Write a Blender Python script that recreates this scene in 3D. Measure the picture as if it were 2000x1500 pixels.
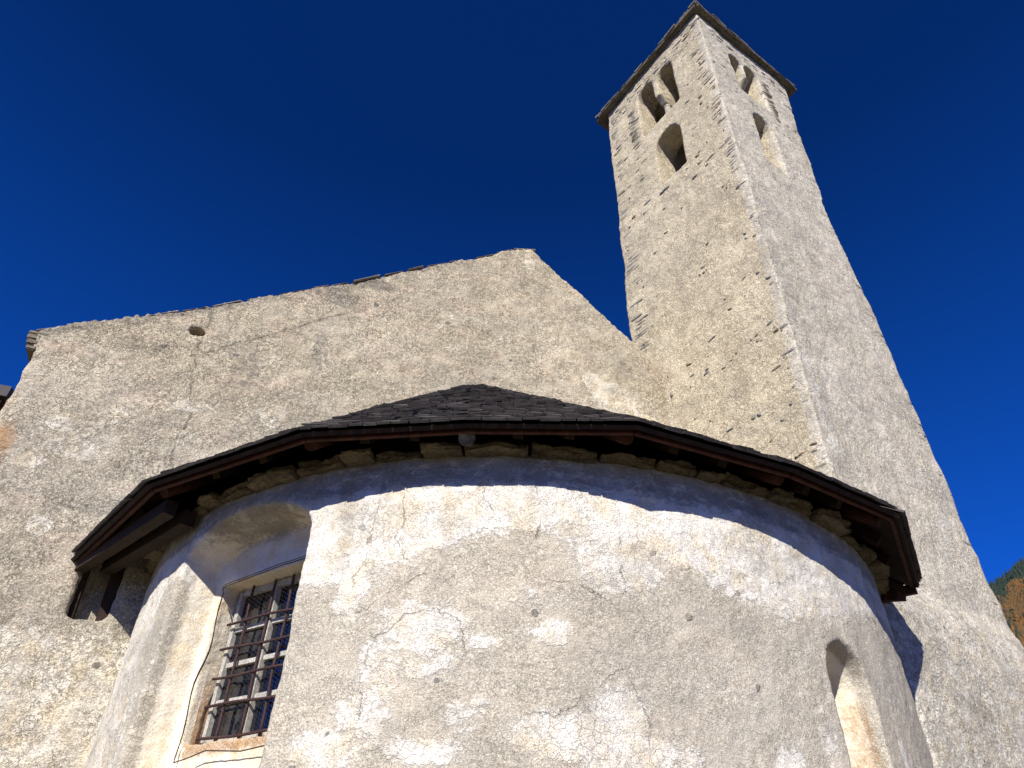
import bpy, bmesh, math, random
import numpy as np
from mathutils import Vector, Matrix, noise
random.seed(7)
for o in list(bpy.data.objects): bpy.data.objects.remove(o)
C = bpy.context.scene.collection
S = bpy.context.scene
EYE = 1.6                                    # eye height; heights below are written relative to the eye
rad = math.radians

# ------------------------------------------------------------------ camera
cam_d = bpy.data.cameras.new('camera'); cam = bpy.data.objects.new('camera', cam_d); C.objects.link(cam)
cam_d.sensor_width = 36; cam_d.lens = 1400/2000*36; cam_d.clip_start = .05; cam_d.clip_end = 20000
zc = Vector((55, 1778, 1400)).normalized()           # world up seen from the camera (right, up, forward)
fw = Vector((0, 0, 1)); yw = (fw-zc*fw.dot(zc)).normalized(); xw = yw.cross(zc)
if xw.x < 0: xw = -xw
def cw(v): return Vector((xw.dot(v), yw.dot(v), zc.dot(v)))
rt, up, fd = cw(Vector((1, 0, 0))), cw(Vector((0, 1, 0))), cw(Vector((0, 0, 1)))
cam.matrix_world = Matrix(((rt.x, up.x, -fd.x, 0), (rt.y, up.y, -fd.y, 0), (rt.z, up.z, -fd.z, EYE), (0, 0, 0, 1)))
S.camera = cam

# ------------------------------------------------------------------ light
SUN_AZ, SUN_EL = 194, 36
w = bpy.data.worlds.new('World'); S.world = w; w.use_nodes = True
nt = w.node_tree; bg = nt.nodes['Background']; sky = nt.nodes.new('ShaderNodeTexSky')
sky.sky_type = 'NISHITA'; sky.sun_disc = False; sky.sun_elevation = rad(SUN_EL); sky.sun_rotation = rad(SUN_AZ)
sky.altitude = 3500; sky.air_density = .75; sky.dust_density = 0; sky.ozone_density = 7
gm = nt.nodes.new('ShaderNodeGamma'); gm.inputs[1].default_value = .6; mx = nt.nodes.new('ShaderNodeMix'); mx.data_type = 'RGBA'; mx.blend_type = 'MULTIPLY'
mx.inputs[0].default_value = 1; mx.inputs[7].default_value = (.06, .60, 2.1, 1)          # the deep alpine blue of thin dry air
nt.links.new(sky.outputs[0], gm.inputs[0]); nt.links.new(gm.outputs[0], mx.inputs[6]); tcn = nt.nodes.new('ShaderNodeTexCoord'); sx = nt.nodes.new('ShaderNodeSeparateXYZ'); mr = nt.nodes.new('ShaderNodeMapRange'); vm = nt.nodes.new('ShaderNodeVectorMath'); vm.operation = 'SCALE'
for k_, v_ in ((1, .28), (2, .80), (3, 2.7), (4, 1.0)): mr.inputs[k_].default_value = v_
nt.links.new(tcn.outputs['Generated'], sx.inputs[0]); nt.links.new(sx.outputs[2], mr.inputs[0]); nt.links.new(mx.outputs[2], vm.inputs[0]); nt.links.new(mr.outputs[0], vm.inputs['Scale'])   # brighter towards the horizon
nt.links.new(vm.outputs[0], bg.inputs[0]); bg.inputs[1].default_value = .041
sd = bpy.data.lights.new('sun', 'SUN'); so = bpy.data.objects.new('sun', sd); C.objects.link(so)
sd.energy = 4.7; sd.angle = rad(.5); sd.color = (1, .95, .87)
u = Vector((math.sin(rad(SUN_AZ))*math.cos(rad(SUN_EL)), math.cos(rad(SUN_AZ))*math.cos(rad(SUN_EL)), math.sin(rad(SUN_EL))))
so.rotation_euler = u.to_track_quat('Z', 'Y').to_euler()
S.view_settings.view_transform = 'Standard'; S.view_settings.look = 'None'
S.view_settings.exposure = 0.55; S.view_settings.gamma = 1
S.render.engine = 'CYCLES'
S.cycles.max_bounces = 4; S.cycles.diffuse_bounces = 3

# ------------------------------------------------------------------ helpers
def tag(o, label=None, cat=None, group=None, kind=None):
    for k, v in (('label', label), ('category', cat), ('group', group), ('kind', kind)):
        if v: o[k] = v
    return o
def link(name, me, mat=None, parent=None):
    o = bpy.data.objects.new(name, me); C.objects.link(o)
    if mat is not None:
        for m in (mat if isinstance(mat, (list, tuple)) else [mat]): me.materials.append(m)
    if parent is not None: o.parent = parent
    return o
def bobj(name, bm, mat=None, parent=None, smooth=False):
    bmesh.ops.recalc_face_normals(bm, faces=bm.faces)
    me = bpy.data.meshes.new(name); bm.to_mesh(me); bm.free()
    if smooth: me.polygons.foreach_set('use_smooth', [True]*len(me.polygons))
    return link(name, me, mat, parent)
def empty(name, parent=None):
    o = bpy.data.objects.new(name, None); C.objects.link(o); o.parent = parent; return o
def hexa(bm, p, mi=0):
    """box from 8 points: four below, four above"""
    v = [bm.verts.new(q) for q in p]
    for f in ((3, 2, 1, 0), (4, 5, 6, 7), (0, 1, 5, 4), (1, 2, 6, 5), (2, 3, 7, 6), (3, 0, 4, 7)):
        bm.faces.new([v[i] for i in f]).material_index = mi
    return v
def obox(bm, c, ax, ay, az_, sx, sy, sz, mi=0, jit=0):
    """box centred at c with half extents along three axes"""
    P = []
    for k in (-1, 1):
        for a, b in ((-1, -1), (1, -1), (1, 1), (-1, 1)):
            P.append(c+ax*(a*sx+random.uniform(-jit, jit))+ay*(b*sy+random.uniform(-jit, jit))+az_*(k*sz+random.uniform(-jit, jit)*.5))
    return hexa(bm, P, mi)
def beam(bm, a, b, wdt, hgt, upv=Vector((0, 0, 1)), mi=0):
    d = (b-a); L = d.length; d.normalize(); s = d.cross(upv).normalized(); t = s.cross(d)
    obox(bm, (a+b)/2, d, s, t, L/2, wdt/2, hgt/2, mi)
def tube(bm, pts, r, n=8, closed=False):
    rings = []
    N = len(pts)
    for i, p in enumerate(pts):
        a = pts[(i-1) % N] if closed else pts[max(i-1, 0)]; b = pts[(i+1) % N] if closed else pts[min(i+1, N-1)]
        d = (b-a).normalized(); s = d.cross(Vector((.13, .31, .94))).normalized(); t = d.cross(s)
        rr = r[i] if isinstance(r, (list, tuple)) else r
        rings.append([bm.verts.new(p+(s*math.cos(2*math.pi*k/n)+t*math.sin(2*math.pi*k/n))*rr) for k in range(n)])
    for i in range(N if closed else N-1):
        A, B = rings[i], rings[(i+1) % N]
        for k in range(n): bm.faces.new((A[k], A[(k+1) % n], B[(k+1) % n], B[k]))
    if not closed: bm.faces.new(rings[0][::-1]); bm.faces.new(rings[-1])
def prism(name, poly, off):
    """closed solid: polygon of Vectors swept by the vector off (temporary cutter or base)"""
    bm = bmesh.new(); a = [bm.verts.new(p) for p in poly]; b = [bm.verts.new(p+off) for p in poly]
    bm.faces.new(a); bm.faces.new(b[::-1])
    for i in range(len(a)): bm.faces.new((a[i], b[i], b[(i+1) % len(a)], a[(i+1) % len(a)]))
    bmesh.ops.triangulate(bm, faces=[f for f in bm.faces if len(f.verts) > 4])
    return bobj(name, bm)
def loftsolid(name, A, B):
    bm = bmesh.new(); a = [bm.verts.new(p) for p in A]; b = [bm.verts.new(p) for p in B]
    bm.faces.new(a); bm.faces.new(b[::-1])
    for i in range(len(a)): bm.faces.new((a[i], b[i], b[(i+1) % len(a)], a[(i+1) % len(a)]))
    bmesh.ops.triangulate(bm, faces=bm.faces[:])
    return bobj(name, bm)
def carve(base, cutters, voxel, unions=()):
    for uo in unions:
        m = base.modifiers.new('u', 'BOOLEAN'); m.operation = 'UNION'; m.solver = 'EXACT'; m.object = uo
    for c in cutters:
        m = base.modifiers.new('b', 'BOOLEAN'); m.operation = 'DIFFERENCE'; m.solver = 'EXACT'; m.object = c
    if voxel:
        m = base.modifiers.new('v', 'REMESH'); m.mode = 'VOXEL'; m.voxel_size = voxel; m.use_smooth_shade = True
    dg = bpy.context.evaluated_depsgraph_get(); dg.update()
    me = bpy.data.meshes.new_from_object(base.evaluated_get(dg))
    for c in list(cutters)+list(unions)+[base]: bpy.data.objects.remove(c)
    return me
def coords(me):
    a = np.empty(len(me.vertices)*3, np.float32); me.vertices.foreach_get('co', a); return a.reshape(-1, 3)
def fbm(P, scale, octv=3, seed=0):
    off = Vector((seed*13.7, seed*7.1, seed*3.3))
    return np.array([noise.fractal(Vector(p)*scale+off, 1.0, 2.0, octv) for p in P.tolist()], np.float32)
def roughen(me, lay, keep=None):
    """push vertices along their normals by layered noise"""
    P = coords(me); N = np.empty(P.size, np.float32); me.vertex_normals.foreach_get('vector', N); N = N.reshape(-1, 3)
    h = np.zeros(len(P), np.float32)
    for i, (sc, amp, oc) in enumerate(lay): h += fbm(P, sc, oc, i+1)*amp
    if keep is not None: h *= keep(P)
    P = P+N*h[:, None]
    me.vertices.foreach_set('co', P.ravel().astype(np.float32)); me.update()
def attr(me, name, val):
    a = me.attributes.new(name, 'FLOAT', 'POINT'); a.data.foreach_set('value', np.asarray(val, np.float32))
def blobs(X, Y, lst):
    """soft spots on a surface given in surface coordinates (metres): x, y, radius x, radius y, strength"""
    r = np.zeros(len(X), np.float32)
    for x, y, rx, ry, s in lst:
        d = np.sqrt(((X-x)/rx)**2+((Y-y)/ry)**2)
        r = np.maximum(r, s*np.clip(1.5-d, 0, 1)) if s > 0 else r+s*np.clip(1.5-d, 0, 1)
    return r
def segdist(X, Y, line):
    """signed distance to a polyline, and how near its course one is"""
    best = np.full(len(X), 9., np.float32); sg = np.zeros(len(X), np.float32)
    for (x0, y0), (x1, y1) in zip(line[:-1], line[1:]):
        dx, dy = x1-x0, y1-y0; L = math.hypot(dx, dy)
        t = ((X-x0)*dx+(Y-y0)*dy)/L/L; tc = np.clip(t, 0, 1)
        d = np.hypot(X-x0-tc*dx, Y-y0-tc*dy); s = ((X-x0)*dy-(Y-y0)*dx)/L
        m = d < best; best[m] = d[m]; sg[m] = s[m]
        # past the ends of the whole line the signed distance must not vanish
        sg[m & ((t < 0) | (t > 1))] += 0
    ends = np.minimum(np.hypot(X-line[0][0], Y-line[0][1]), np.hypot(X-line[-1][0], Y-line[-1][1]))
    return best, sg

# ------------------------------------------------------------------ materials
class NT:
    def __init__(s, name):
        s.m = bpy.data.materials.new(name); s.m.use_nodes = True; s.t = s.m.node_tree
        s.b = s.t.nodes['Principled BSDF']; s.b.inputs['Specular IOR Level'].default_value = .2
        s.co = s.t.nodes.new('ShaderNodeTexCoord').outputs['Object']
    def n(s, ty, ins=None, **kw):
        x = s.t.nodes.new('ShaderNode'+ty)
        for k, v in kw.items(): setattr(x, k, v)
        for k, v in (ins or {}).items():
            if hasattr(v, 'is_linked') or hasattr(v, 'links'): s.t.links.new(v, x.inputs[k])
            else: x.inputs[k].default_value = v
        return x
    def math(s, op, a, b=0., c=0., clamp=False):
        return s.n('Math', {0: a, 1: b, 2: c}, operation=op, use_clamp=clamp).outputs[0]
    def noise(s, sc, det=3, rough=.55, co=None, dist=0.):
        return s.n('TexNoise', {'Vector': co or s.co, 'Scale': sc, 'Detail': det, 'Roughness': rough, 'Distortion': dist}).outputs[0]
    def vor(s, sc, feat='F1', co=None, rnd=1.):
        return s.n('TexVoronoi', {'Vector': co or s.co, 'Scale': sc, 'Randomness': rnd}, feature=feat)
    def ramp(s, f, lo, hi, a=0., b=1.):
        return s.n('MapRange', {0: f, 1: lo, 2: hi, 3: a, 4: b}).outputs[0]
    def mix(s, f, a, b, mode='MIX'):
        x = s.n('Mix', {}, data_type='RGBA', blend_type=mode)
        for i, v in ((0, f), (6, a), (7, b)):
            if hasattr(v, 'links'): s.t.links.new(v, x.inputs[i])
            else: x.inputs[i].default_value = (*v, 1) if isinstance(v, tuple) else v
        return x.outputs[2]
    def warp(s, amt, sc):
        nz = s.n('TexNoise', {'Vector': s.co, 'Scale': sc, 'Detail': 2.}).outputs[1]
        v = s.n('VectorMath', {0: nz, 1: (.5, .5, .5)}, operation='SUBTRACT').outputs[0]
        v = s.n('VectorMath', {0: v, 3: amt}, operation='SCALE').outputs[0]
        return s.n('VectorMath', {0: s.co, 1: v}, operation='ADD').outputs[0]
    def at(s, name): return s.n('Attribute', {}, attribute_name=name).outputs['Fac']
    def out(s, col, bump=None, rough=.9, dist=.01, strength=1.):
        if hasattr(col, 'links'): s.t.links.new(col, s.b.inputs['Base Color'])
        else: s.b.inputs['Base Color'].default_value = (*col, 1)
        s.b.inputs['Roughness'].default_value = rough
        if bump is not None:
            bn = s.n('Bump', {'Height': bump, 'Distance': dist, 'Strength': strength}); s.t.links.new(bn.outputs[0], s.b.inputs['Normal'])
        return s.m

def plaster(name, sand, sand2, white, pink, grain=1., bias=0., stonesc=5., craze=1., gs=1., crease=.5, cw=.02, lw=1., relief=.012):
    """roughcast with worn lime wash: bare sandy render, flaking white skin, crazing, little stones"""
    t = NT(name)
    big = t.noise(.9, 4, .6); mid = t.noise(3.2, 5, .62); fine = t.noise(24, 4, .65); gr = t.noise(105*gs, 2, .7); sp = t.noise(240*gs, 2, .7); flat = t.n('Mapping', {0: t.warp(.12, 6), 3: (1, 1, 2.1)}).outputs[0]
    aw, ad, ar, ap = t.at('white'), t.at('dark'), t.at('rust'), t.at('plain')
    # bare render
    c = t.mix(t.ramp(big, .42, .58), tuple(x*.9 for x in sand), sand2)
    c = t.mix(t.ramp(t.noise(1.7, 4, .6, flat), .50, .62, 0, .8), c, pink)
    c = t.mix(t.ramp(mid, .42, .66, 0, .5), c, tuple(x*1.22 for x in sand))
    g = t.math('ADD', t.math('MULTIPLY', gr, .6), t.math('MULTIPLY', sp, .4))
    worn = t.ramp(t.noise(1.3, 4, .6), .36, .6, .35, 1)
    c = t.mix(t.math('MULTIPLY', t.ramp(g, .36, .49, .9*grain, 0), worn), c, tuple(x*.30 for x in sand))        # sand pits
    c = t.mix(t.ramp(g, .52, .60, 0, .85), c, tuple(min(x*1.6, .8) for x in sand2))    # bright grains
    # white skin
    wv = t.math('ADD', t.math('MULTIPLY', t.noise(3.6, 7, .76, flat), 1.0), t.math('MULTIPLY', fine, .55))
    wv = t.math('ADD', wv, t.math('MULTIPLY', aw, .62)); wv = t.math('ADD', wv, bias)
    wm = t.ramp(wv, 1.0, 1.06)
    wm = t.math('MULTIPLY', wm, t.ramp(g, .36, .44, .35, 1))
    wc = t.mix(t.ramp(t.noise(6, 3), .45, .65), white, tuple(a*b for a, b in zip(white, (.93, .86, .74))))
    c = t.mix(t.math('MULTIPLY', wm, .92), c, wc)
    soft = t.ramp(t.math('ADD', aw, t.math('MULTIPLY', mid, .5)), .45, 1.15, 0, .42)
    c = t.mix(soft, c, wc)
    # crazing and cracks
    wco = t.warp(.16, 5)
    e1 = t.vor(4.2, 'DISTANCE_TO_EDGE', wco).outputs['Distance']; e2 = t.vor(17, 'DISTANCE_TO_EDGE', t.warp(.05, 16)).outputs['Distance']
    k1 = t.math('MULTIPLY', t.ramp(e1, .001*lw, .006*lw, .3, 0), t.ramp(t.noise(1.6, 2), .57, .63))
    k2 = t.math('MULTIPLY', t.math('MULTIPLY', t.ramp(e2, .01*lw, .035*lw, .4, 0), t.ramp(t.noise(2.6, 3), .5, .6)), t.ramp(wm, .2, .7, .15, 1))
    pl_ = t.ramp(ap, .3, .8, 1, 0); k1 = t.math('MULTIPLY', t.math('MULTIPLY', k1, craze), pl_); k2 = t.math('MULTIPLY', t.math('MULTIPLY', k2, craze), pl_)
    cs = t.math('ABSOLUTE', t.math('ADD', t.at('crack'), t.math('MULTIPLY', t.math('SUBTRACT', t.noise(11, 5, .7), .5), .13)))
    k3 = t.math('MULTIPLY', t.math('MULTIPLY', t.ramp(cs, .0005*lw, .005*lw, .8, 0), t.ramp(t.noise(7, 3), .38, .55, .1, 1)), t.ramp(t.at('crack_near'), .05, .09, 1, 0))
    kk = t.math('MAXIMUM', t.math('MAXIMUM', k1, k2), k3)
    c = t.mix(t.math('MULTIPLY', kk, .8), c, (.075, .06, .045))
    rid = t.math('ABSOLUTE', t.math('SUBTRACT', t.noise(20*gs**.7, 5, .72, t.warp(.05, 8)), .5))
    cre = t.math('MULTIPLY', t.ramp(rid, cw*.2, cw, crease, 0), t.ramp(t.noise(4.5, 3), .33, .55)); cre = t.math('MULTIPLY', cre, t.ramp(ap, .4, 1, 1, .15))
    c = t.mix(cre, c, tuple(x*.38 for x in sand))  # shade of the creases put into the colour, beside the bump relief
    run = t.noise(3.2, 5, .6, t.n('Mapping', {0: t.warp(.15, 3), 3: (1, 1, .16)}).outputs[0])      # rain runs
    notp = t.ramp(ap, .6, 1, 1, .1)
    c = t.mix(t.math('MULTIPLY', notp, t.ramp(run, .52, .72, 0, .42)), c, tuple(x*.62 for x in sand), 'MIX')
    c = t.mix(t.math('MULTIPLY', notp, t.ramp(t.noise(1.1, 5, .65, flat), .48, .66, 0, .5)), c, (.40, .37, .31))
    c = t.mix(t.ramp(t.at('warm'), 0, 1, 0, 1), c, (1.03, .97, .83), 'MULTIPLY')
    # embedded stones, a few
    vs = t.vor(stonesc, 'F1', t.warp(.08, 9)); pick = t.n('SeparateColor', {0: vs.outputs['Color']})
    sm = t.math('MULTIPLY', t.ramp(vs.outputs['Distance'], .13, .17, 1, 0), t.ramp(pick.outputs[0], .86, .87))
    sm = t.math('MULTIPLY', sm, t.math('SUBTRACT', 1., ap, clamp=True))
    sc = t.mix(pick.outputs[1], (.16, .165, .17), (.30, .24, .18))
    c = t.mix(t.math('MULTIPLY', sm, .8), c, sc)
    # stains; the dark mask also carries painted shade under the apse eaves
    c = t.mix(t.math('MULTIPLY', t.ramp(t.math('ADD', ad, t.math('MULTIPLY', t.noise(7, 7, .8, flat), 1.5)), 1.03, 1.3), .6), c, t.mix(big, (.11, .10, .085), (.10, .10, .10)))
    rr = t.ramp(t.math('ADD', ar, t.math('MULTIPLY', fine, .7)), .75, 1.2)
    c = t.mix(t.math('MULTIPLY', rr, .85), c, t.mix(t.noise(18, 2), (.28, .11, .03), (.50, .30, .13)))
    # relief
    h = t.math('MULTIPLY', g, .9*grain)
    h = t.math('MULTIPLY', h, t.ramp(ap, 0, 1, 1, .3))
    h = t.math('ADD', h, t.math('MULTIPLY', fine, .9)); h = t.math('ADD', h, t.math('MULTIPLY', mid, 1.0))
    h = t.math('ADD', h, t.math('MULTIPLY', wm, .28)); h = t.math('SUBTRACT', h, t.math('MULTIPLY', kk, .5)); h = t.math('SUBTRACT', h, t.math('MULTIPLY', cre, .5))
    h = t.math('ADD', h, t.math('MULTIPLY', sm, .5))
    return t.out(c, h, .95, relief, 1.)

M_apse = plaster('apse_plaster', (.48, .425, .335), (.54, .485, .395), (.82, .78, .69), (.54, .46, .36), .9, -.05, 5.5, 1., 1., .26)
M_nave = plaster('nave_plaster', (.45, .395, .30), (.53, .475, .38), (.76, .71, .60), (.50, .40, .315), 1., .0, 4.5, .8, .62, .55, .022, 3.2, .018)
M_tower = plaster('tower_plaster', (.54, .48, .37), (.60, .54, .435), (.70, .66, .57), (.47, .40, .33), .8, -.22, 7., .25, .5, .5, .022, 2.5, .022)

def stone(name, a, b, cc, bs=1.):
    t = NT(name); n1 = t.noise(5, 4, .6); n2 = t.noise(40, 4, .7)
    c = t.mix(t.ramp(n1, .38, .62), a, b); c = t.mix(t.ramp(n2, .5, .68, 0, .6), c, cc)
    c = t.mix(t.ramp(n2, .3, .42, .6, 0), c, tuple(x*.4 for x in a))
    lay = t.noise(14, 4, .6, t.n('Mapping', {0: t.co, 3: (.6, .6, 4)}).outputs[0])
    return t.out(c, t.math('ADD', t.math('MULTIPLY', n2, .5), lay), .85, .02*bs)
M_stone = stone('grey_stone', (.20, .20, .19), (.28, .26, .21), (.36, .34, .28))
M_stoneb = stone('brown_stone', (.21, .15, .10), (.30, .22, .14), (.38, .33, .25))
M_stonel = stone('limed_stone', (.34, .30, .23), (.42, .38, .30), (.5, .46, .38))
M_slab = stone('slate_slab', (.13, .115, .095), (.22, .19, .15), (.30, .27, .2))
M_corn = stone('cornice_stone', (.12, .095, .06), (.23, .185, .115), (.32, .27, .18), 2.5)
M_lich = stone('lichen_stone', (.13, .12, .10), (.24, .21, .15), (.34, .20, .07), 1.2)

def wood(name, a, b, sc=(1, 1, 1), rough=.8):
    t = NT(name); v = t.at('shade'); n1 = t.noise(9, 5, .65, t.n('Mapping', {0: t.co, 3: sc}).outputs[0]); n2 = t.noise(90, 3, .6)
    c = t.mix(t.ramp(n1, .35, .65), a, b); c = t.mix(t.ramp(v, 0, 1, 0, .75), c, tuple(min(1, x*2.1) for x in b))
    c = t.mix(t.ramp(n2, .3, .45, .5, 0), c, tuple(x*.4 for x in a))
    return t.out(c, t.math('ADD', n1, t.math('MULTIPLY', n2, .4)), rough, .006)
M_shing = wood('weathered_shingle', (.034, .029, .027), (.075, .067, .063))
M_redw = wood('stained_timber', (.03, .012, .009), (.085, .028, .017), (2, 2, .6))
M_darkw = wood('old_timber', (.022, .013, .009), (.045, .027, .017), (2, 2, .7))
M_endw = wood('pale_end_grain', (.05, .04, .03), (.24, .22, .18))
def plain(name, col, rough=.6, metal=0., spec=.3):
    t = NT(name); n1 = t.noise(30, 4, .6)
    c = t.mix(t.ramp(n1, .35, .65), tuple(x*.75 for x in col), tuple(min(1, x*1.2) for x in col))
    m = t.out(c, n1, rough, .002); t.b.inputs['Metallic'].default_value = metal; t.b.inputs['Specular IOR Level'].default_value = spec
    return m
M_iron = plain('rusty_iron', (.055, .028, .028), .75)
M_wire = plain('rusty_wire', (.05, .032, .02), .7)
M_frame = plain('flaking_white_paint', (.46, .44, .39), .7)
M_voidm = plain('unlit_interior', (.03, .026, .022), .95)  # near-black colour standing for the unlit room behind the window panes
tg = NT('window_glass'); M_glass = tg.out((.006, .009, .016), tg.noise(5, 2), .06, .01); tg.b.inputs['Specular IOR Level'].default_value = .5

# ------------------------------------------------------------------ reference frames of the building (metres)
def V(x, y, z): return Vector((x, y, z+EYE))
def dirn(azm): return Vector((math.sin(rad(azm)), math.cos(rad(azm)), 0))
APC = Vector((.10, 7.55, 0)); APR = 3.53                         # apse wall circle
EAVE = [(-3.82, 5.97), (-2.63, 4.61), (-1.35, 3.87), (-.27, 3.71), (.79, 3.67), (1.94, 4.13), (2.89, 4.71), (3.62, 5.96)]
EZ = 2.6
WO = Vector((-3.82, 5.969, 0)); WD = dirn(70); WN = Vector((WD.y, -WD.x, 0))   # east gable wall
TF = Vector((3.354, 6.416, 0)); UL = dirn(-33); UR = dirn(56)    # bell tower front corner and its two faces
NL = Vector((-UL.y, UL.x, 0)); NR = Vector((UR.y, -UR.x, 0))
def ap(a, z, r=APR): return Vector((APC.x+r*math.sin(rad(a)), APC.y-r*math.cos(rad(a)), z+EYE))
def wl(s, z, f=0.): p = WO+WD*s+WN*f; p.z = z+EYE; return p
def arch(s0, s1, z0, z1, rise, P, n=14):
    """arched outline: P(s, z) gives the point"""
    c, h = (s0+s1)/2, (s1-s0)/2; out = [P(s0, z0)]
    for k in range(n+1):
        a = math.pi-math.pi*k/n; out.append(P(c+h*math.cos(a), z1-rise+rise*math.sin(a)))
    out.append(P(s1, z0)); return out

church = empty('church')
tag(church, 'old stone church with a plastered gable wall and a round apse under dark shingles', 'church')
tower = empty('bell_tower')
tag(tower, 'tall square stone bell tower with arched openings rising behind the apse', 'bell tower')

# ------------------------------------------------------------------ apse wall
WTH = -34; WM = Vector((math.sin(rad(WTH)), -math.cos(rad(WTH)), 0)); WE = Vector((math.cos(rad(WTH)), math.sin(rad(WTH)), 0))
def wp(e, z, dep): p = APC+WM*(APR-dep)+WE*e; p.z = z+EYE; return p      # window frame: along, up, depth from the wall face
def apse_wall():
    A = []
    N = 96; a0, a1 = -86, 84
    for i in range(N+1): a = a0+(a1-a0)*i/N; A.append(ap(a, -EYE-.3, APR))
    for i in range(N+1): a = a1+(a0-a1)*i/N; A.append(ap(a, -EYE-.3, 2.4))
    base = prism('apse_base', A, Vector((0, 0, EYE+.3+2.58)))
    # window niche, flaring a little outwards
    nicheA = arch(-.80, .74, .52, 2.47, .27, lambda s, z: wp(s, z, -.35)); nicheB = arch(-.56, .60, .66, 2.39, .24, lambda s, z: wp(s, z, .33))
    c1 = loftsolid('cut', nicheA, nicheB)
    c2 = prism('cut', [wp(-.50, .98, .25), wp(.50, .98, .25), wp(.50, 2.08, .25), wp(-.50, 2.08, .25)], -WM*.38)
    # splayed slit window
    st = 37.2; sm = Vector((math.sin(rad(st)), -math.cos(rad(st)), 0)); se = Vector((math.cos(rad(st)), math.sin(rad(st)), 0))
    def sp(e, z, dep): p = APC+sm*(APR-dep)+se*e; p.z = z+EYE; return p
    c3 = loftsolid('cut', arch(-.25, .25, .25, 1.68, .25, lambda s, z: sp(s, z, -.08)), arch(-.09, .07, .5, 1.42, .08, lambda s, z: sp(s, z, .62)))
    cut = [c1, c2, c3]
    for a, z, r in ((2.3, 1.40, .028), (3.1, .89, .014), (2.8, .80, .012)):
        cut.append(prism('cut', [ap(a-r*16, z-r, APR+.1), ap(a+r*16, z-r, APR+.1), ap(a+r*6, z+r*.6, APR+.1), ap(a-r*2, z+r*1.1, APR+.1)], (APC-ap(a, 0)).xy.to_3d().normalized()*.4))
    me = carve(base, cut, .02)
    def keep(P):
        d = np.hypot(P[:, 0]-APC.x, P[:, 1]-APC.y); return np.clip((d-2.6)/.3, .2, 1)
    roughen(me, [(.9, .013, 2), (5, .008, 3), (22, .005, 2)], keep)
    P = coords(me); X = P[:, 0]-APC.x; Y = P[:, 1]-APC.y; D = np.hypot(X, Y)
    ang = np.degrees(np.arctan2(X, -Y)); s = np.radians(ang)*APR; z = P[:, 2]-EYE
    inn = np.clip((APR-.06-D)/.06, 0, 1)
    r = rad(1)*APR
    W = blobs(s, z, APSE_WHITE)
    band = np.clip((z-1.74-.2*np.sin(s*2.1+1))/.22, 0, 1)
    W = np.maximum(W, band*(.80+.16*np.sin(s*2.3+.4)))
    W = np.maximum(W, inn*.95)
    W = np.maximum(W, np.clip((-46-ang)/5, 0, .62))
    attr(me, 'white', W); attr(me, 'plain', np.maximum(inn, band*.4))
    winx = X*WE.x+Y*WE.y
    near = (ang < -18)&(ang > -50)
    rust = np.where(near&(D < APR-.3), np.clip(1.15-np.abs(z-.95)/.10, 0, 1)*np.clip((.62-np.abs(winx))/.1, 0, 1)*.8, 0)
    rust = np.maximum(rust, np.where(near&(D < APR-.36)&(winx < -.42), np.clip(1.1-(z-1.0)/.8, .1, .8)*np.clip((winx+.60)/.06, 0, 1), 0))
    slr = np.where((ang > 36.5)&(ang < 45)&(D < APR-.05), np.clip(1.2-np.abs(ang-40.6)/1.1, 0, 1)*.62*np.clip((1.45-z)/.2, 0, 1), 0)
    attr(me, 'rust', np.maximum(rust, slr)); attr(me, 'dark', np.clip((z-2.26)/.22, 0, .55))  # brown dirt, darkened further to put eave shade into the plaster colour
    b = np.full(len(s), 9., np.float32); g = np.full(len(s), 9., np.float32)
    for ln in APSE_CRACKS:
        d, q = segdist(s, z, ln); m = d < b; b[m] = d[m]; g[m] = q[m]
    attr(me, 'warm', inn*.6)
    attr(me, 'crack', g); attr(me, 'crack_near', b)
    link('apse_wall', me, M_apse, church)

def A_(a, z, rx, ry, st): return (rad(a)*APR, z, rx, ry, st)
APSE_WHITE = [A_(-20, 2.05, .35, .28, .9), A_(-17, 1.75, .12, .3, .8), A_(-12, 2.15, .3, .16, .9), A_(-5, 2.1, .25, .12, .8), A_(1, 2.12, .25, .1, .75), A_(8, 1.95, .25, .3, .75), A_(11, 1.8, .25, .14, .7),
    A_(-9.5, 1.42, .3, .17, .78), A_(-13, 1.2, .16, .3, .62), A_(-14, .95, .2, .2, .6), A_(-8, 1.22, .25, .1, .5), A_(-4, .95, .2, .12, .5), A_(4, .88, .3, .12, .95), A_(8.5, .95, .16, .2, .95), A_(10, .78, .35, .14, .85), A_(25, .8, .12, .14, .85),
    A_(-17, .78, .25, .15, .75), A_(-8, .78, .25, .08, .7), A_(0, 1.62, .14, .1, .5), A_(16, 1.35, .5, .06, .3), A_(3, 1.4, .13, .08, .8), A_(20, 1.15, .4, .07, .4), A_(28, 1.25, .3, .1, .35), A_(-3.5, 1.34, .12, .05, .65),
    A_(31, 1.0, .1, .3, .5), A_(45, .9, .06, .5, .6), A_(-50, 1.2, .5, 1.2, .45)]
def ln(*p): return [(rad(a)*APR, z) for a, z in p]
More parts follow.
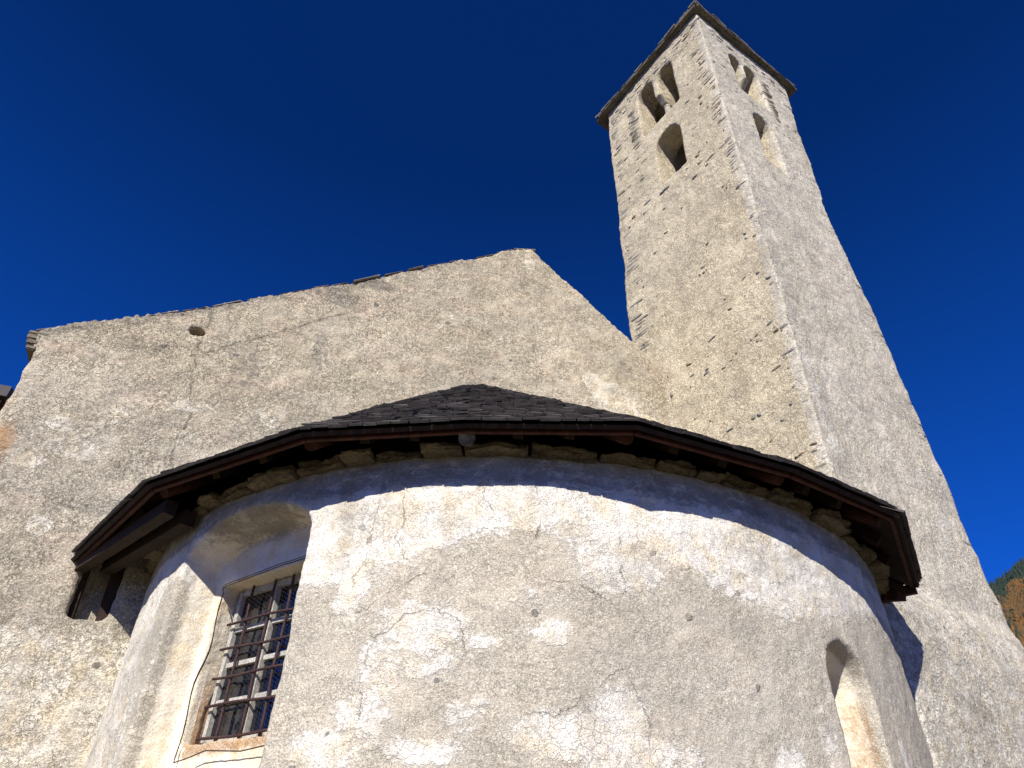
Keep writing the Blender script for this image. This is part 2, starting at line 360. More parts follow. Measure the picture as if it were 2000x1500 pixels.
APSE_CRACKS = [ln((-12.6, 2.24), (-12.4, 2.1), (-12.9, 1.98), (-12.0, 1.88)), ln((-15.4, 2.2), (-15.8, 2.0), (-16, 1.85), (-17, 1.75), (-16.6, 1.62), (-17.8, 1.5)), ln((-4, 2.25), (-3.2, 2.12), (-3.8, 2.05)),
    ln((-17.5, 1.51), (-15, 1.54), (-12.6, 1.66), (-10.4, 1.72)), ln((1.4, 2.28), (1.8, 2.15), (1.5, 2.03)), ln((-13.5, 1.38), (-11, 1.5), (-8, 1.52), (-6, 1.47), (-5.4, 1.35)),
    ln((9.6, 1.95), (9.7, 1.68), (9.2, 1.58), (6.2, 1.67), (3.2, 1.71)), ln((1.3, .96), (3.4, .97), (4.4, 1.0), (6.6, 1.12), (8.3, 1.2)), ln((10.3, 1.1), (11.2, .95), (11, .8)), ln((-13.8, 1.36), (-14.5, 1.2), (-14.2, 1.0))]
apse_wall()

# ------------------------------------------------------------------ window in the niche
def window():
    w_ = empty('window', church)
    dg = .49
    fr = bmesh.new()
    def bar(bm, e0, z0, e1, z1, wd, dep, th):
        a, b = wp(e0, z0, dep), wp(e1, z1, dep); d = (b-a).normalized(); s = WM.cross(d).normalized()
        obox(bm, (a+b)/2, d, s, WM, (b-a).length/2, wd/2, th/2)
    for e in (-.45, .45): bar(fr, e, 1.0, e, 2.06, .036, dg, .05)
    bar(fr, -.06, 1.03, -.06, 2.03, .032, dg-.004, .05)
    for z in (1.01, 2.05): bar(fr, -.424, z, .424, z, .05, dg+.002, .05)
    for z in (1.27, 1.52, 1.77):
        bar(fr, -.424, z, -.084, z, .032, dg, .035); bar(fr, -.036, z, .424, z, .032, dg, .035)
    bobj('frame', fr, M_frame, w_)
    zs = [1.03, 1.256, 1.284, 1.506, 1.534, 1.756, 1.784, 2.03]
    for i in range(4):
        for e0, e1 in ((-.423, -.084), (-.036, .423)):
            g = bmesh.new(); t = random.uniform(-.006, .006); a, b = zs[2*i], zs[2*i+1]
            hexa(g, [wp(e0, a, dg+.012+t), wp(e1, a, dg+.012), wp(e1, a, dg+.006), wp(e0, a, dg+.006+t), wp(e0, b, dg+.012), wp(e1, b, dg+.012-t), wp(e1, b, dg+.006-t), wp(e0, b, dg+.006)])
            bobj('pane', g, M_glass, w_)
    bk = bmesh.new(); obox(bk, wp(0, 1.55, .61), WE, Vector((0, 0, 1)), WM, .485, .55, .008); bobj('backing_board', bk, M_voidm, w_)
    gr = empty('grille', church)
    for e in (-.29, -.06, .13, .33):
        b = bmesh.new(); n = 12; pts = [wp(e+.003*math.sin(i*.7+e*9), 1.0+1.07*i/n, .445+.004*math.sin(i)) for i in range(n+1)]
        tube(b, pts, .0105, 6); bobj('upright_bar', b, M_iron, gr, True)
    for z in (1.035, 1.24, 1.425, 1.62, 1.81):
        b = bmesh.new(); n = 14; pts = [wp(-.47+.94*i/n, z+.006*math.sin(i*.5+z*20)-.012*(i/n), .43) for i in range(n+1)]
        tube(b, pts, .0095, 6); bobj('cross_bar', b, M_iron, gr, True)
    # chicken wire on a bent wire hoop
    nt_ = empty('wire_netting', church)
    def q(e, z):  # bulging sheet
        x = min(1, abs(e)/.6); return wp(e, z, .305-.03*(1-x*x)+.014*math.sin(e*9+z*7)+.012*math.sin(z*13))
    def left(z): return -.395-.06*max(0, (z-1.8)/.28)**2-.035*math.sin((z-.9)*3)-.05*max(0, (1.25-z)/.35)
    out = [q(left(z), z) for z in np.linspace(.91, 1.99, 16)]+[q(-.45, 2.02), q(-.41, 2.035), q(-.2, 2.05), q(.15, 2.07), q(.5, 2.09), q(.55, 2.04)]
    out += [q(.55, z) for z in (1.8, 1.5, 1.2, .96)]+[q(.5, .90), q(.2, .885), q(-.1, .91), q(-.3, .88), q(-.44, .875)]
    b = bmesh.new(); tube(b, out, .0042, 5, True)
    tube(b, [p+Vector((.006, .0, .012))+WM*.01 for p in out[2:24]], .003, 5); bobj('rim_wire', b, M_wire, nt_, True)
    b = bmesh.new(); a = .0155; r3 = math.sqrt(3); segs = set()
    for i in range(-26, 27):
        for j in range(0, 50):
            x = i*1.5*a; z = .895+(j+(.5 if i % 2 else 0))*r3*a
            for k in range(3):
                t0, t1 = rad(60*k), rad(60*(k+1))
                segs.add((round(x+a*math.cos(t0), 4), round(z+a*math.sin(t0), 4), round(x+a*math.cos(t1), 4), round(z+a*math.sin(t1), 4)))
    for x0, z0, x1, z1 in segs:
        xm, zm = (x0+x1)/2, (z0+z1)/2
        if xm < left(zm)+.004 or xm > .53 or zm > 2.045+.05*xm or zm < .90: continue
        p0, p1 = q(x0+.004*math.sin(z0*17), z0), q(x1+.004*math.sin(z1*17), z1)
        d = (p1-p0).normalized(); s = d.cross(WM).normalized()*.00045; m = WM*.00045
        A = [b.verts.new(p0+s), b.verts.new(p0-s*.5+m), b.verts.new(p0-s*.5-m)]; B = [b.verts.new(p1+s), b.verts.new(p1-s*.5+m), b.verts.new(p1-s*.5-m)]
        for k in range(3): b.faces.new((A[k], A[(k+1) % 3], B[(k+1) % 3], B[k]))
    bobj('mesh', b, M_wire, nt_)
window()

# ------------------------------------------------------------------ gable wall of the nave
TOP = [(-1.10, 4.55), (-1.17, 4.9), (-.87, 5.10), (-.59, 5.22), (-.2, 5.47), (.24, 5.75), (.5, 5.93), (1.0, 6.28), (1.45, 6.58), (1.87, 6.87), (2.4, 7.26), (2.85, 7.59), (3.3, 7.86), (3.6, 8.08), (3.87, 8.30), (4.1, 8.45), (4.29, 8.53), (4.40, 8.49),
       (4.51, 8.40), (4.9, 8.07), (5.27, 7.75), (5.6, 7.46), (5.96, 7.16), (6.2, 6.93), (6.35, 6.75), (6.5, 6.6), (7.0, 6.2)]
def nave():
    poly = [wl(s, z) for s, z in TOP]+[wl(7.0, -EYE-.3), wl(-1.12, -EYE-.3), wl(-1.10, 3.0)]
    base = prism('gable', poly[::-1], -WN*.6)
    cut = []
    for s, z, w_, h in ((-.34, 5.20, .08, .022), (.265, 5.385, .085, .062)):
        cut.append(prism('cut', [wl(s-w_, z-h, .1), wl(s+w_, z-h*.7, .1), wl(s+w_*.9, z+h, .1), wl(s-w_*.9, z+h*1.05, .1)], -WN*.56))
    # hollow beside the eaves, where the wall plate goes in
    cut.append(prism('cut', [wl(.13, 2.09, .1), wl(.45, 2.10, .1), wl(.43, 2.8, .1), wl(.10, 2.72, .1)], -WN*.34))
    me = carve(base, cut, .03)
    roughen(me, [(.8, .03, 2), (4, .016, 3), (18, .008, 2)])
    P = coords(me); Q = P-np.array(WO); s = Q@np.array(WD); z = P[:, 2]-EYE; f = Q@np.array(WN)
    tz = np.interp(s, [a for a, _ in TOP[1:]], [b for _, b in TOP[1:]])
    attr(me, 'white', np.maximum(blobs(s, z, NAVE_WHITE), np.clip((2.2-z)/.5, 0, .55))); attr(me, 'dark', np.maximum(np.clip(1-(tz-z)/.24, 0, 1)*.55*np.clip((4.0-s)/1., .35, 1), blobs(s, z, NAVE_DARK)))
    attr(me, 'rust', blobs(s, z, [(-.98, 3.55, .16, .3, .75), (-1.05, 4.0, .08, .2, .5)])); attr(me, 'plain', blobs(s, z, [(5.2, 6.6, .8, .9, .5)]))
    b = np.full(len(s), 9., np.float32); g = np.full(len(s), 9., np.float32)
    for l in NAVE_CRACKS:
        d, q = segdist(s, z, l); m = d < b; b[m] = d[m]; g[m] = q[m]
    attr(me, 'warm', np.clip((z-3.5)/3, .1, .5))
    attr(me, 'crack', g); attr(me, 'crack_near', b)
    link('gable_wall', me, M_nave, church)
    # body of the nave behind the gable
    bm = bmesh.new()
    for s0, s1, zt in ((-1.02, -.45, 4.45), (6.9, 7.5, 5.2)):
        hexa(bm, [wl(s0, -EYE, -.55), wl(s1, -EYE, -.55), wl(s1, -EYE, -9), wl(s0, -EYE, -9), wl(s0, zt, -.55), wl(s1, zt, -.55), wl(s1, zt, -9), wl(s0, zt, -9)])
    sw = bobj('side_wall', bm, M_nave, church)
    bm = bmesh.new()
    for (s0, z0), (s1, z1) in (((-1.1, 4.5), (4.33, 8.1)), ((4.34, 8.1), (7.9, 4.95))):
        hexa(bm, [wl(s0, z0, -.62), wl(s1, z1, -.62), wl(s1, z1, -9.3), wl(s0, z0, -9.3), wl(s0, z0+.16, -.62), wl(s1, z1+.16, -.62), wl(s1, z1+.16, -9.3), wl(s0, z0+.16, -9.3)])
    bobj('nave_roof', bm, M_slab, church)
    # thin coping stones laid on the slopes
    bm = bmesh.new(); random.seed(3)
    L = [(a, b) for a, b in TOP[1:-3]]; s = -1.2
    while s < 4.1:
        ln_ = random.uniform(.16, .42); gap = random.random() < .06; m = s+ln_/2
        z = float(np.interp(m, [a for a, _ in L], [b for _, b in L])); z2 = float(np.interp(m+.1, [a for a, _ in L], [b for _, b in L])); z1 = float(np.interp(m-.1, [a for a, _ in L], [b for _, b in L]))
        th = random.uniform(.004, .010); d = (WD*.2+Vector((0, 0, z2-z1))).normalized(); nn = WN.cross(d); nn = nn if nn.z > 0 else -nn
        if not gap: obox(bm, wl(m, z+th*.3, -.3+random.uniform(-.03, .004)), d, WN, nn, ln_/2-.001, .31, th, random.choice((0, 1, 1)), .008)
        s += ln_
    bmesh.ops.bevel(bm, geom=bm.edges[:], offset=.006, segments=1, affect='EDGES')
    bobj('coping', bm, [M_lich, M_stonel], church)
    bm = bmesh.new()                                        # kneeler stones at the low corner
    for k, (s, z, a, h) in enumerate(((-1.14, 4.87, .09, .022), (-1.165, 4.815, .07, .03), (-1.155, 4.75, .06, .03), (-1.14, 4.68, .05, .03))):
        obox(bm, wl(s, z, -.3), WD, WN, Vector((0, 0, 1)), a, .30, h, 0, .012)
    bmesh.ops.bevel(bm, geom=bm.edges[:], offset=.012, segments=2, affect='EDGES')
    bobj('kneeler_stone', bm, M_lich, church)
NAVE_WHITE = [(-.55, 3.9, .22, .14, .6), (-.35, 3.65, .2, .12, .75), (-.1, 4.1, .25, .1, .45), (.5, 4.4, .3, .1, .5), (.55, 4.0, .2, .1, .55), (.95, 4.3, .15, .1, .5), (1.3, 4.5, .22, .2, .5), (-.75, 3.45, .25, .08, .7), (5.6, 6.0, .4, .3, .85), (5.9, 5.75, .4, .2, .8), (5.3, 6.2, .2, .2, .7),
    (-.35, 2.85, .1, .09, .9), (-.8, 2.9, .1, .05, .7), (4.3, 8.2, .12, .3, .5), (2.6, 5.4, .5, .5, .3), (3.4, 6.2, .5, .3, .3), (1.0, 3.9, .12, .2, .5), (-1.0, 3.1, .2, .2, .5), (3.0, 6.6, .7, .3, .35)]
NAVE_DARK = [(1.7, 6.5, .35, .25, .5), (2.1, 6.9, .3, .12, .6), (.9, 5.0, .2, .3, .45), (1.6, 5.6, .1, .4, .45), (-.2, 5.0, .4, .1, .35), (.0, 3.1, .5, .08, .4), (3.2, 7.7, .3, .2, .4), (-.6, 4.8, .4, .08, .3), (6.2, 5.9, .3, .2, .3), (5.9, 6.6, .4, .2, .3)]
NAVE_CRACKS = [[(.33, 5.75), (.36, 5.5), (.34, 5.2), (.42, 4.6), (.52, 4.3), (.46, 3.95), (.5, 3.7)], [(.35, 5.05), (.9, 5.5), (1.35, 5.85), (1.9, 6.3), (2.2, 6.35)], [(.3, 5.8), (.33, 5.6)]]
nave()

# ------------------------------------------------------------------ bell tower
TZ = 14.40
def corner_off(z): return float(np.interp(z, [-2, 4, 7.6, 11, 14.4], [.02, .04, .09, .03, -.01]))
def rw(z): return float(np.interp(z, [-2, 2.6, 4.4, 5.8, 7.9, 9.2, 10.3, 12.2, 14.4], [3.0, 2.87, 2.78, 2.73, 2.60, 2.46, 2.36, 2.48, 2.68]))
def tl(s, z, f=0.): p = TF+UL*s+NL*f; p.z = z+EYE; return p
def tr(s, z, f=0.): p = TF+UR*s+NR*f; p.z = z+EYE; return p
def base_off(z): return float(np.interp(z, [-2, 2.3, 2.6, 2.98, 16], [.22, .18, .12, 0, 0]))
def tower_wall():
    bm = bmesh.new(); rings = []
    for z in [-EYE-.3, 0, 1.5, 2.3, 2.45, 2.6, 2.7, 2.8, 2.9, 3.0, 3.2, 4.4, 5.8, 7, 8, 9.2, 10.3, 11.2, 12.2, 13.4, TZ]:
        o = corner_off(z); b = base_off(z)
        f = TF+UR*o+NR*b+NL*b*.3; L = TF+UL*2.67+NL*b*.3; R_ = TF+UR*rw(z)+NR*b; B = TF+UL*2.67+UR*2.6
        r = []
        for p in (f, R_, B, L): p.z = z+EYE; r.append(bm.verts.new(p))
        rings.append(r)
    for A, B in zip(rings[:-1], rings[1:]):
        for k in range(4): bm.faces.new((A[k], A[(k+1) % 4], B[(k+1) % 4], B[k]))
    bm.faces.new(rings[0][::-1]); bm.faces.new(rings[-1])
    bmesh.ops.triangulate(bm, faces=bm.faces[:])
    base = bobj('shaft', bm)
    th = .5; ctr = TF+UL*1.33+UR*1.28
    def ib(a, b, z): p = TF+UL*a+UR*b; p.z = z+EYE; return p
    inner = prism('cut', [ib(th, th, 9.6), ib(th, 1.95, 9.6), ib(2.17, 2.0, 9.6), ib(2.17, th, 9.6)], Vector((0, 0, 4.5)))
    cut = [inner]
    for P, N_, lst in ((tl, NL, [(.80, 1.20, 12.42, 13.88), (1.32, 1.77, 12.42, 13.92)]), (tr, NR, [(.77, 1.12, 12.42, 13.75), (1.20, 1.58, 12.42, 13.78)])):
        for a, b, z0, z1 in lst: cut.append(prism('cut', arch(a, b, z0, z1, (b-a)/2, lambda s, z: P(s, z, .12)), -N_*.8))
        a, b = lst[0][0], lst[1][1]
        cut.append(prism('cut', [P(a+.002, 12.41, .13), P(b-.002, 12.41, .13), P(b-.002, 13.15, .13), P(a+.002, 13.15, .13)], -N_*.82))
    cut.append(prism('cut', arch(.94, 1.55, 10.62, 11.97, .3, lambda s, z: tl(s, z, .12)), -NL*.9))
    cut.append(loftsolid('cut', arch(.90, 1.44, 10.3, 11.88, .27, lambda s, z: tr(s, z, .1)), arch(.98, 1.34, 10.75, 11.74, .18, lambda s, z: tr(s, z, -.62))))
    me = carve(base, cut, .032)
    roughen(me, [(.7, .03, 2), (3.5, .012, 3), (11, .008, 3)])
    P = coords(me); Q = P-np.array(TF); z = P[:, 2]-EYE; nl = Q@np.array(NL); nr = Q@np.array(NR)
    sl = Q@np.array(UL); sr = Q@np.array(UR)
    onR = (nr > -.12)
    W = np.where(onR, .5+blobs(sr, z, [(.25, 5.2, .18, 1.2, .4), (.2, 3.5, .22, .7, .45), (.15, 8, .12, 1.2, .3), (2.2, 4.2, .2, 1., .3), (.3, 12.8, .25, .5, .35), (1.3, 10.8, .3, .6, .3)]), .16+blobs(sl, z, [(2.0, 9.8, .4, .8, .3), (1.6, 11.2, .3, .3, .3), (1.2, 9.2, .3, .4, .3)]))
    W = np.where(onR, np.maximum(W, np.clip(1.2-sr/.5, 0, .4)), W); W = np.where(onR&(z < 2.8), .8, W)
    attr(me, 'white', W); attr(me, 'plain', np.where(onR&(z > 2.8), .6, .15)); attr(me, 'warm', np.where(onR, .05, .8))
    attr(me, 'dark', np.where(onR, .0, .06)+np.where(z > 13.6, .28, 0)+np.where(onR, np.clip(1-np.abs(z-10.05+sr*.25)/.12, 0, 1)*.35, 0)+np.where(onR, blobs(sr, z, [(1.9, 4.6, .6, .2, .25), (1.2, 4.9, .15, 1.5, .2), (2.0, 6.0, .2, 1.5, .2)]), 0))
    attr(me, 'rust', np.where(onR, 0, blobs(sl, z, [(.35, 12.3, .25, .5, .3)]))); attr(me, 'crack', np.full(len(z), 9.)); attr(me, 'crack_near', np.full(len(z), 9.))
    o = link('shaft', me, M_tower, tower)
    # stones showing through the plaster and quoins at the corners
    bm = bmesh.new(); random.seed(11)
    from mathutils.bvhtree import BVHTree
    bv = BVHTree.FromPolygons([v.co for v in me.vertices], [p.vertices for p in me.polygons])
    def lump(c, ax, ay, az_, a, b, h, mi, proud=None):
        hit = bv.ray_cast(c+ay*.35, -ay)                     # seat the stone in the real wall face
        if hit[0] is None or (hit[0]-c).length > .12: return
        c = hit[0]-ay*(b-(random.uniform(.008, .022) if proud is None else proud+.005))
        r = bmesh.ops.create_icosphere(bm, subdivisions=2, radius=1)
        sd_ = random.uniform(0, 99)
        for v in r['verts']:
            k = v.co.copy(); m = max(abs(k.x), abs(k.y), abs(k.z)); k = k*(.45+.55/m*.8)
            k *= 1+.22*noise.noise(k*1.6+Vector((sd_, 0, 0)))
            v.co = c+ax*k.x*a+ay*k.y*b+az_*k.z*h
        for f in {f for v in r['verts'] for f in v.link_faces}: f.material_index = mi
    zu = Vector((0, 0, 1))
    for i in range(150):                                    # left face
        zz = 2.5+11.4*random.random()**1.25; ss = .1+2.5*random.random()**1.5
        if (.8 < ss < 1.9 and zz > 10.4): continue
        a = random.uniform(.02, .065); h = random.uniform(.010, .026)
        if zz < 7.5 and random.random() < .35: zz = random.choice((3.6, 4.3, 5.1, 6.2))+random.uniform(-.12, .12); ss = random.uniform(.1, 1.6)
        lump(tl(ss, zz, random.uniform(-.018, -.008)), (UL+zu*random.uniform(-.35, .35)).normalized(), NL, zu, a*random.choice((.45, .7, 1, 1.4)), random.uniform(.02, .026), h*random.choice((1, 1, 1.5)), random.choice((0, 0, 1, 1, 2)))
    for i in range(230):
        zz = random.uniform(10.0, 14.25); ss = random.uniform(.05, 2.6)
        if .86 < ss < 1.8 and zz > 12.2 or .9 < ss < 1.6 and 10.5 < zz < 12.1: continue
        if random.random() > (.35 if zz < 12.2 else .8)*(1 if ss > 1.8 or ss < .5 else .5): continue
        lump(tl(ss, zz), UL, NL, zu, random.uniform(.03, .13), random.uniform(.02, .03), random.uniform(.012, .032), random.choice((0, 1, 2, 2, 2, 2)))
    for i in range(60):
        zz = random.uniform(11.8, 14.25); ss = random.uniform(.1, 2.4)
        if .7 < ss < 1.65 and zz > 12.2: continue
        lump(tr(ss, zz), UR, NR, zu, random.uniform(.03, .12), random.uniform(.02, .03), random.uniform(.012, .03), random.choice((0, 2, 2, 2)), .004)
    z = 2.9
    while z < 14.2:                                         # quoins at the front corner
        h = random.uniform(.02, .045)
        if random.random() < (.12 if z < 9 else .5):
            a = random.uniform(.06, .2); lump(tl(a*.85+.02, z, -.022)+UR*corner_off(z), UL, NL, zu, a, .03, h*.9, random.choice((0, 1, 2, 2, 2)), .006)
        z += h*2.1
    z = 3.0
    while z < 14.2:                                         # outer left corner, rough against the sky
        h = random.uniform(.025, .05); a = random.uniform(.12, .24)
        if random.random() < (.4 if z > 7 else .15): lump(tl(2.62-a*.85, z, -.022), UL, NL, zu, a, .035, h*1.1, random.choice((0, 2, 2, 2, 2, 2)), .006)
        if random.random() < .1: p = tr(rw(z)-a*.95, z, -.03); lump(p, UR, NR, zu, a, .03, h, 2, .004)
        z += h*2.0
    for sx, P, U_, N_ in ((1.95, tl, UL, NL), (1.72, tr, UR, NR)):   # coursed slabs beside the twin openings
        z = 12.3
        while z < 13.6:
            h = random.uniform(.018, .035); lump(P(sx+random.uniform(-.03, .06), z, -.022), U_, N_, zu, random.uniform(.08, .17), .035, h, random.choice((0, 2, 2, 1))); z += h*2.2
    for k, zz in ((0, 13.95), (1, 14.08)):
        for i in range(9): lump(tl(.35+i*.27, zz+random.uniform(-.02, .02), -.012), UL, NL, zu, random.uniform(.06, .14), .035, random.uniform(.02, .04), random.choice((0, 1, 2)))
        for i in range(9): lump(tr(.35+i*.25, zz+random.uniform(-.02, .02), -.012), UR, NR, zu, random.uniform(.06, .14), .035, random.uniform(.02, .04), random.choice((0, 2, 2)))
    bobj('exposed_masonry', bm, [M_stone, M_stoneb, M_stonel], tower, True)['kind'] = 'stuff'
    # little columns of the twin openings
    for P, U_, N_, s in ((tl, UL, NL, 1.26), (tr, UR, NR, 1.16)):
        c = bmesh.new(); prof = [(12.36, .085), (12.42, .085), (12.45, .07), (12.7, .066), (12.93, .06), (12.96, .07), (13.0, .065)]
        ring = []
        for z, r in prof:
            ring.append([c.verts.new(P(s, z, -.24)+U_*r*math.cos(k*math.pi/5)+N_*r*math.sin(k*math.pi/5)) for k in range(10)])
        for A, B in zip(ring[:-1], ring[1:]):
            for k in range(10): c.faces.new((A[k], A[(k+1) % 10], B[(k+1) % 10], B[k]))
        c.faces.new(ring[0]); c.faces.new(ring[-1])
        col = bobj('column', c, M_stonel, tower)
        c = bmesh.new()
        hexa(c, [P(s-.06, 13.0, -.32), P(s+.06, 13.0, -.32), P(s+.06, 13.0, -.16), P(s-.06, 13.0, -.16), P(s-.07, 13.18, -.47), P(s+.07, 13.18, -.47), P(s+.07, 13.18, .0), P(s-.07, 13.18, .0)])
        bmesh.ops.bevel(c, geom=c.edges[:], offset=.015, segments=2, affect='EDGES')
        bobj('impost', c, M_stonel, col)
tower_wall()
def tower_roof():
    bm = bmesh.new(); random.seed(5); zu = Vector((0, 0, 1))
    A0, A1, B0, B1 = -.10, 2.80, -.10, 2.80
    def g(a, b, z): p = TF+UL*a+UR*b; p.z = z+EYE; return p
    for lay, (zz, ov) in enumerate(((TZ+.005, .05), (TZ+.04, .02), (TZ+.075, .0))):
        for side in range(4):
            t = -.12
            while t < 2.82:
                l = random.uniform(.16, .36); m = t+l/2; jit = random.uniform(-.02, .015)-ov
                if side == 0: c = g(m, B0+.2-jit, zz); ax, ay = UL, UR
                elif side == 1: c = g(A0+.2-jit, m, zz); ax, ay = UR, UL
                elif side == 2: c = g(m, B1-.2+jit, zz); ax, ay = UL, UR
                else: c = g(A1-.2+jit, m, zz); ax, ay = UR, UL
                obox(bm, c, ax, ay, zu, l/2-.004, .23, random.uniform(.012, .02), 0, .012); t += l
    # low pyramid of slabs above
    n = 7
    for k in range(n):
        f = k/n; e = 1.42*(1-f); zz = TZ+.11+f*.95; c0 = g(1.35, 1.35, zz)
        t = -e
        while t < e:
            l = random.uniform(.2, .35)
            for ax, ay in ((UL, UR), (UR, UL), (UL, -UR), (UR, -UL)):
                obox(bm, c0+ax*(t+l/2)+ay*(e-.12), ax, (ay-zu*.7).normalized(), (ay*.7+zu).normalized(), l/2, .22, .016, 0, .01)
            t += l
    bobj('slab_roof', bm, M_slab, tower)
    bm = bmesh.new()
    P = [g(0.1, .1, TZ-.06), g(2.6, .1, TZ-.06), g(2.6, 2.6, TZ-.06), g(.1, 2.6, TZ-.06)]
    hexa(bm, P+[p+zu*.04 for p in P]); bobj('roof_boards', bm, M_darkw, tower)
tower_roof()

# ------------------------------------------------------------------ apse roof
APEX = wl(3.55, 5.62, -.02)
def apse_roof():
    E = [V(x, y, EZ) for x, y in EAVE]
    Fp = V(3.40, 6.46, 2.93)
    zu = Vector((0, 0, 1)); bm = bmesh.new(); random.seed(21)
    shade = bm.verts.layers.float.new('shade')
    Tp = V(2.26, 8.2, 4.0); facets = [(E[i], E[i+1]) for i in range(7)]+[(E[7], Fp), (Fp, Tp)]
    for fi, (a, b) in enumerate(facets):
        e = (b-a); L = e.length; e.normalize(); nrm = (b-a).cross(APEX-a).normalized(); nrm = nrm if nrm.z > 0 else -nrm
        upd = nrm.cross(e).normalized(); upd = upd if upd.z > 0 else -upd
        Hh = (APEX-a).dot(upd); xa = (APEX-a).dot(e)
        y = -.0; row = 0
        while y < Hh-(.28 if fi < 7 else 1.2):
            f0 = y/Hh; x0, x1 = xa*f0, L+(xa-L)*f0; x = x0-.02+(random.uniform(0, .06))
            x = x0-.015
            while x < x1-.01:
                wd = random.uniform(.085, .17); xe = min(x+wd, x1+.015)
                if x1-xe < .05: xe = x1+.015
                th = random.uniform(.012, .021); ln_ = .44; yy = y+(random.uniform(-.03, .022) if row else random.uniform(-.006, .004)-.03)
                f1 = min(1, (y+ln_)/Hh); s0, s1 = xa*f1, L+(xa-L)*f1     # keep the head inside the facet
                xs, xf = max(x, min(s0-.01, x+wd)), min(xe, max(s1+.01, x))
                if xf-xs < .02 or x1-x0 < .12:
                    x = xe; continue
                lift = .036+random.uniform(0, .015)*(row > 0); tw = random.uniform(-.005, .005)*(row > 0)
                gp = random.choice((.002, .003, .005)) if row else random.choice((.002, .003, .003, .006))
                def q(u_, v_, h_): return a+e*u_+upd*v_+nrm*h_
                P = [q(x+gp, yy, lift-th+tw), q(xe-gp, yy, lift-th-tw), q(xf-.002, yy+ln_, .0), q(xs+.002, yy+ln_, .0),
                     q(x+gp, yy, lift+tw), q(xe-gp, yy, lift-tw), q(xf-.002, yy+ln_, .008), q(xs+.002, yy+ln_, .008)]
                v = hexa(bm, P); sh = random.random()**2.2
                for w_ in v: w_[shade] = sh*.55
                x = xe
            y += random.uniform(.14, .175); row += 1
            if row == 1: y = .018
    roof = bobj('apse_roof', bm, M_shing, church)
    # boarding under the shingles
    bm = bmesh.new()
    for a, b in facets:
        nrm = (b-a).cross(APEX-a).normalized(); nrm = nrm if nrm.z > 0 else -nrm
        up_ = (APEX-(a+b)/2).normalized()*-.012
        lo = [a+up_-nrm*.035, b+up_-nrm*.035, APEX-nrm*.035]; hi = [p+nrm*.03 for p in lo]
        v0 = [bm.verts.new(p) for p in lo]; v1 = [bm.verts.new(p) for p in hi]
        bm.faces.new(v0); bm.faces.new(v1[::-1])
        for k in range(3): bm.faces.new((v0[k], v0[(k+1) % 3], v1[(k+1) % 3], v1[k]))
    bobj('roof_boarding', bm, M_darkw, roof)
    ctr = Vector((-.03, 7.8, 0))
    def inw(p, d, dz):
        r = (ctr-p); r.z = 0; r.normalize(); q = p+r*d; q.z = p.z+dz; return q
    for i in range(7):                                      # eaves boards, one per side
        a, b = E[i], E[i+1]
        f = bmesh.new(); shade = f.verts.layers.float.new('shade')
        A, B = inw(a, .06, -.018), inw(b, .06, -.018); d = (B-A).normalized(); s = d.cross(zu).normalized()
        obox(f, (A+B)/2, d, s, zu, (B-A).length/2-.004, .016, .023)
        bmesh.ops.bevel(f, geom=f.edges[:], offset=.004, segments=1, affect='EDGES')
        bobj('eaves_board', f, M_redw, roof)
    f = bmesh.new(); A, B = inw(E[7], .03, -.04), V(3.36, 6.12, 2.55); beam(f, A, B, .05, .08); beam(f, A+Vector((-.12, .04, -.03)), B+Vector((-.02, .25, .1)), .1, .12); bobj('end_board', f, M_redw, roof)
    for i, p in enumerate(E):                               # hip rafters; the one in the middle ends in a pale round butt
        d = (APEX-p).normalized()
        f = bmesh.new(); rr = .05 if i != 3 else .055
        a = p+d*(.17 if i != 3 else .13)-Vector((0, 0, .125 if i != 3 else .135)); b = p+d*3.2-Vector((0, 0, .12))
        n = 10; pts = [a+(b-a)*k/4 for k in range(5)]
        if i == 3: pts[0] = a
        tube(f, pts, [rr*(1+.04*math.sin(k*3)) for k in range(5)], 12)
        r_ = bobj('rafter', f, M_redw if i in (1, 2, 4, 5, 6) else M_darkw, roof, False)
        if i == 3:
            f = bmesh.new(); tube(f, [a-d*.012, a-d*.002], [rr*.93, rr*1.02], 14); bobj('end_grain', f, M_endw, r_)
    for i in range(7):                                      # common rafters between the hips
        for t in (.33, .66):
            p = E[i].lerp(E[i+1], t); q = p.lerp(APEX, .02+.0); d = (APEX-p).normalized(); f = bmesh.new()
            beam(f, p+d*.22-zu*.10, p+d*2.2-zu*.10, .07, .09, zu); bobj('rafter', f, M_darkw, roof)
    # timber frame at the wall plate on the left end
    f = bmesh.new()
    beam(f, wl(.15, 2.09, -.12), wl(.12, 2.72, -.12), .05, .08, WN); beam(f, wl(.40, 2.1, -.1), wl(.38, 2.78, -.08), .09, .09, WN)
    bobj('wall_post', f, M_darkw, church)
    f = bmesh.new(); beam(f, inw(E[0], .10, -.05), inw(E[1], .22, -.10), .09, .11); beam(f, inw(E[0], .30, -.02), inw(E[1], .38, -.12), .10, .12)
    bobj('purlin', f, M_darkw, roof)
apse_roof()

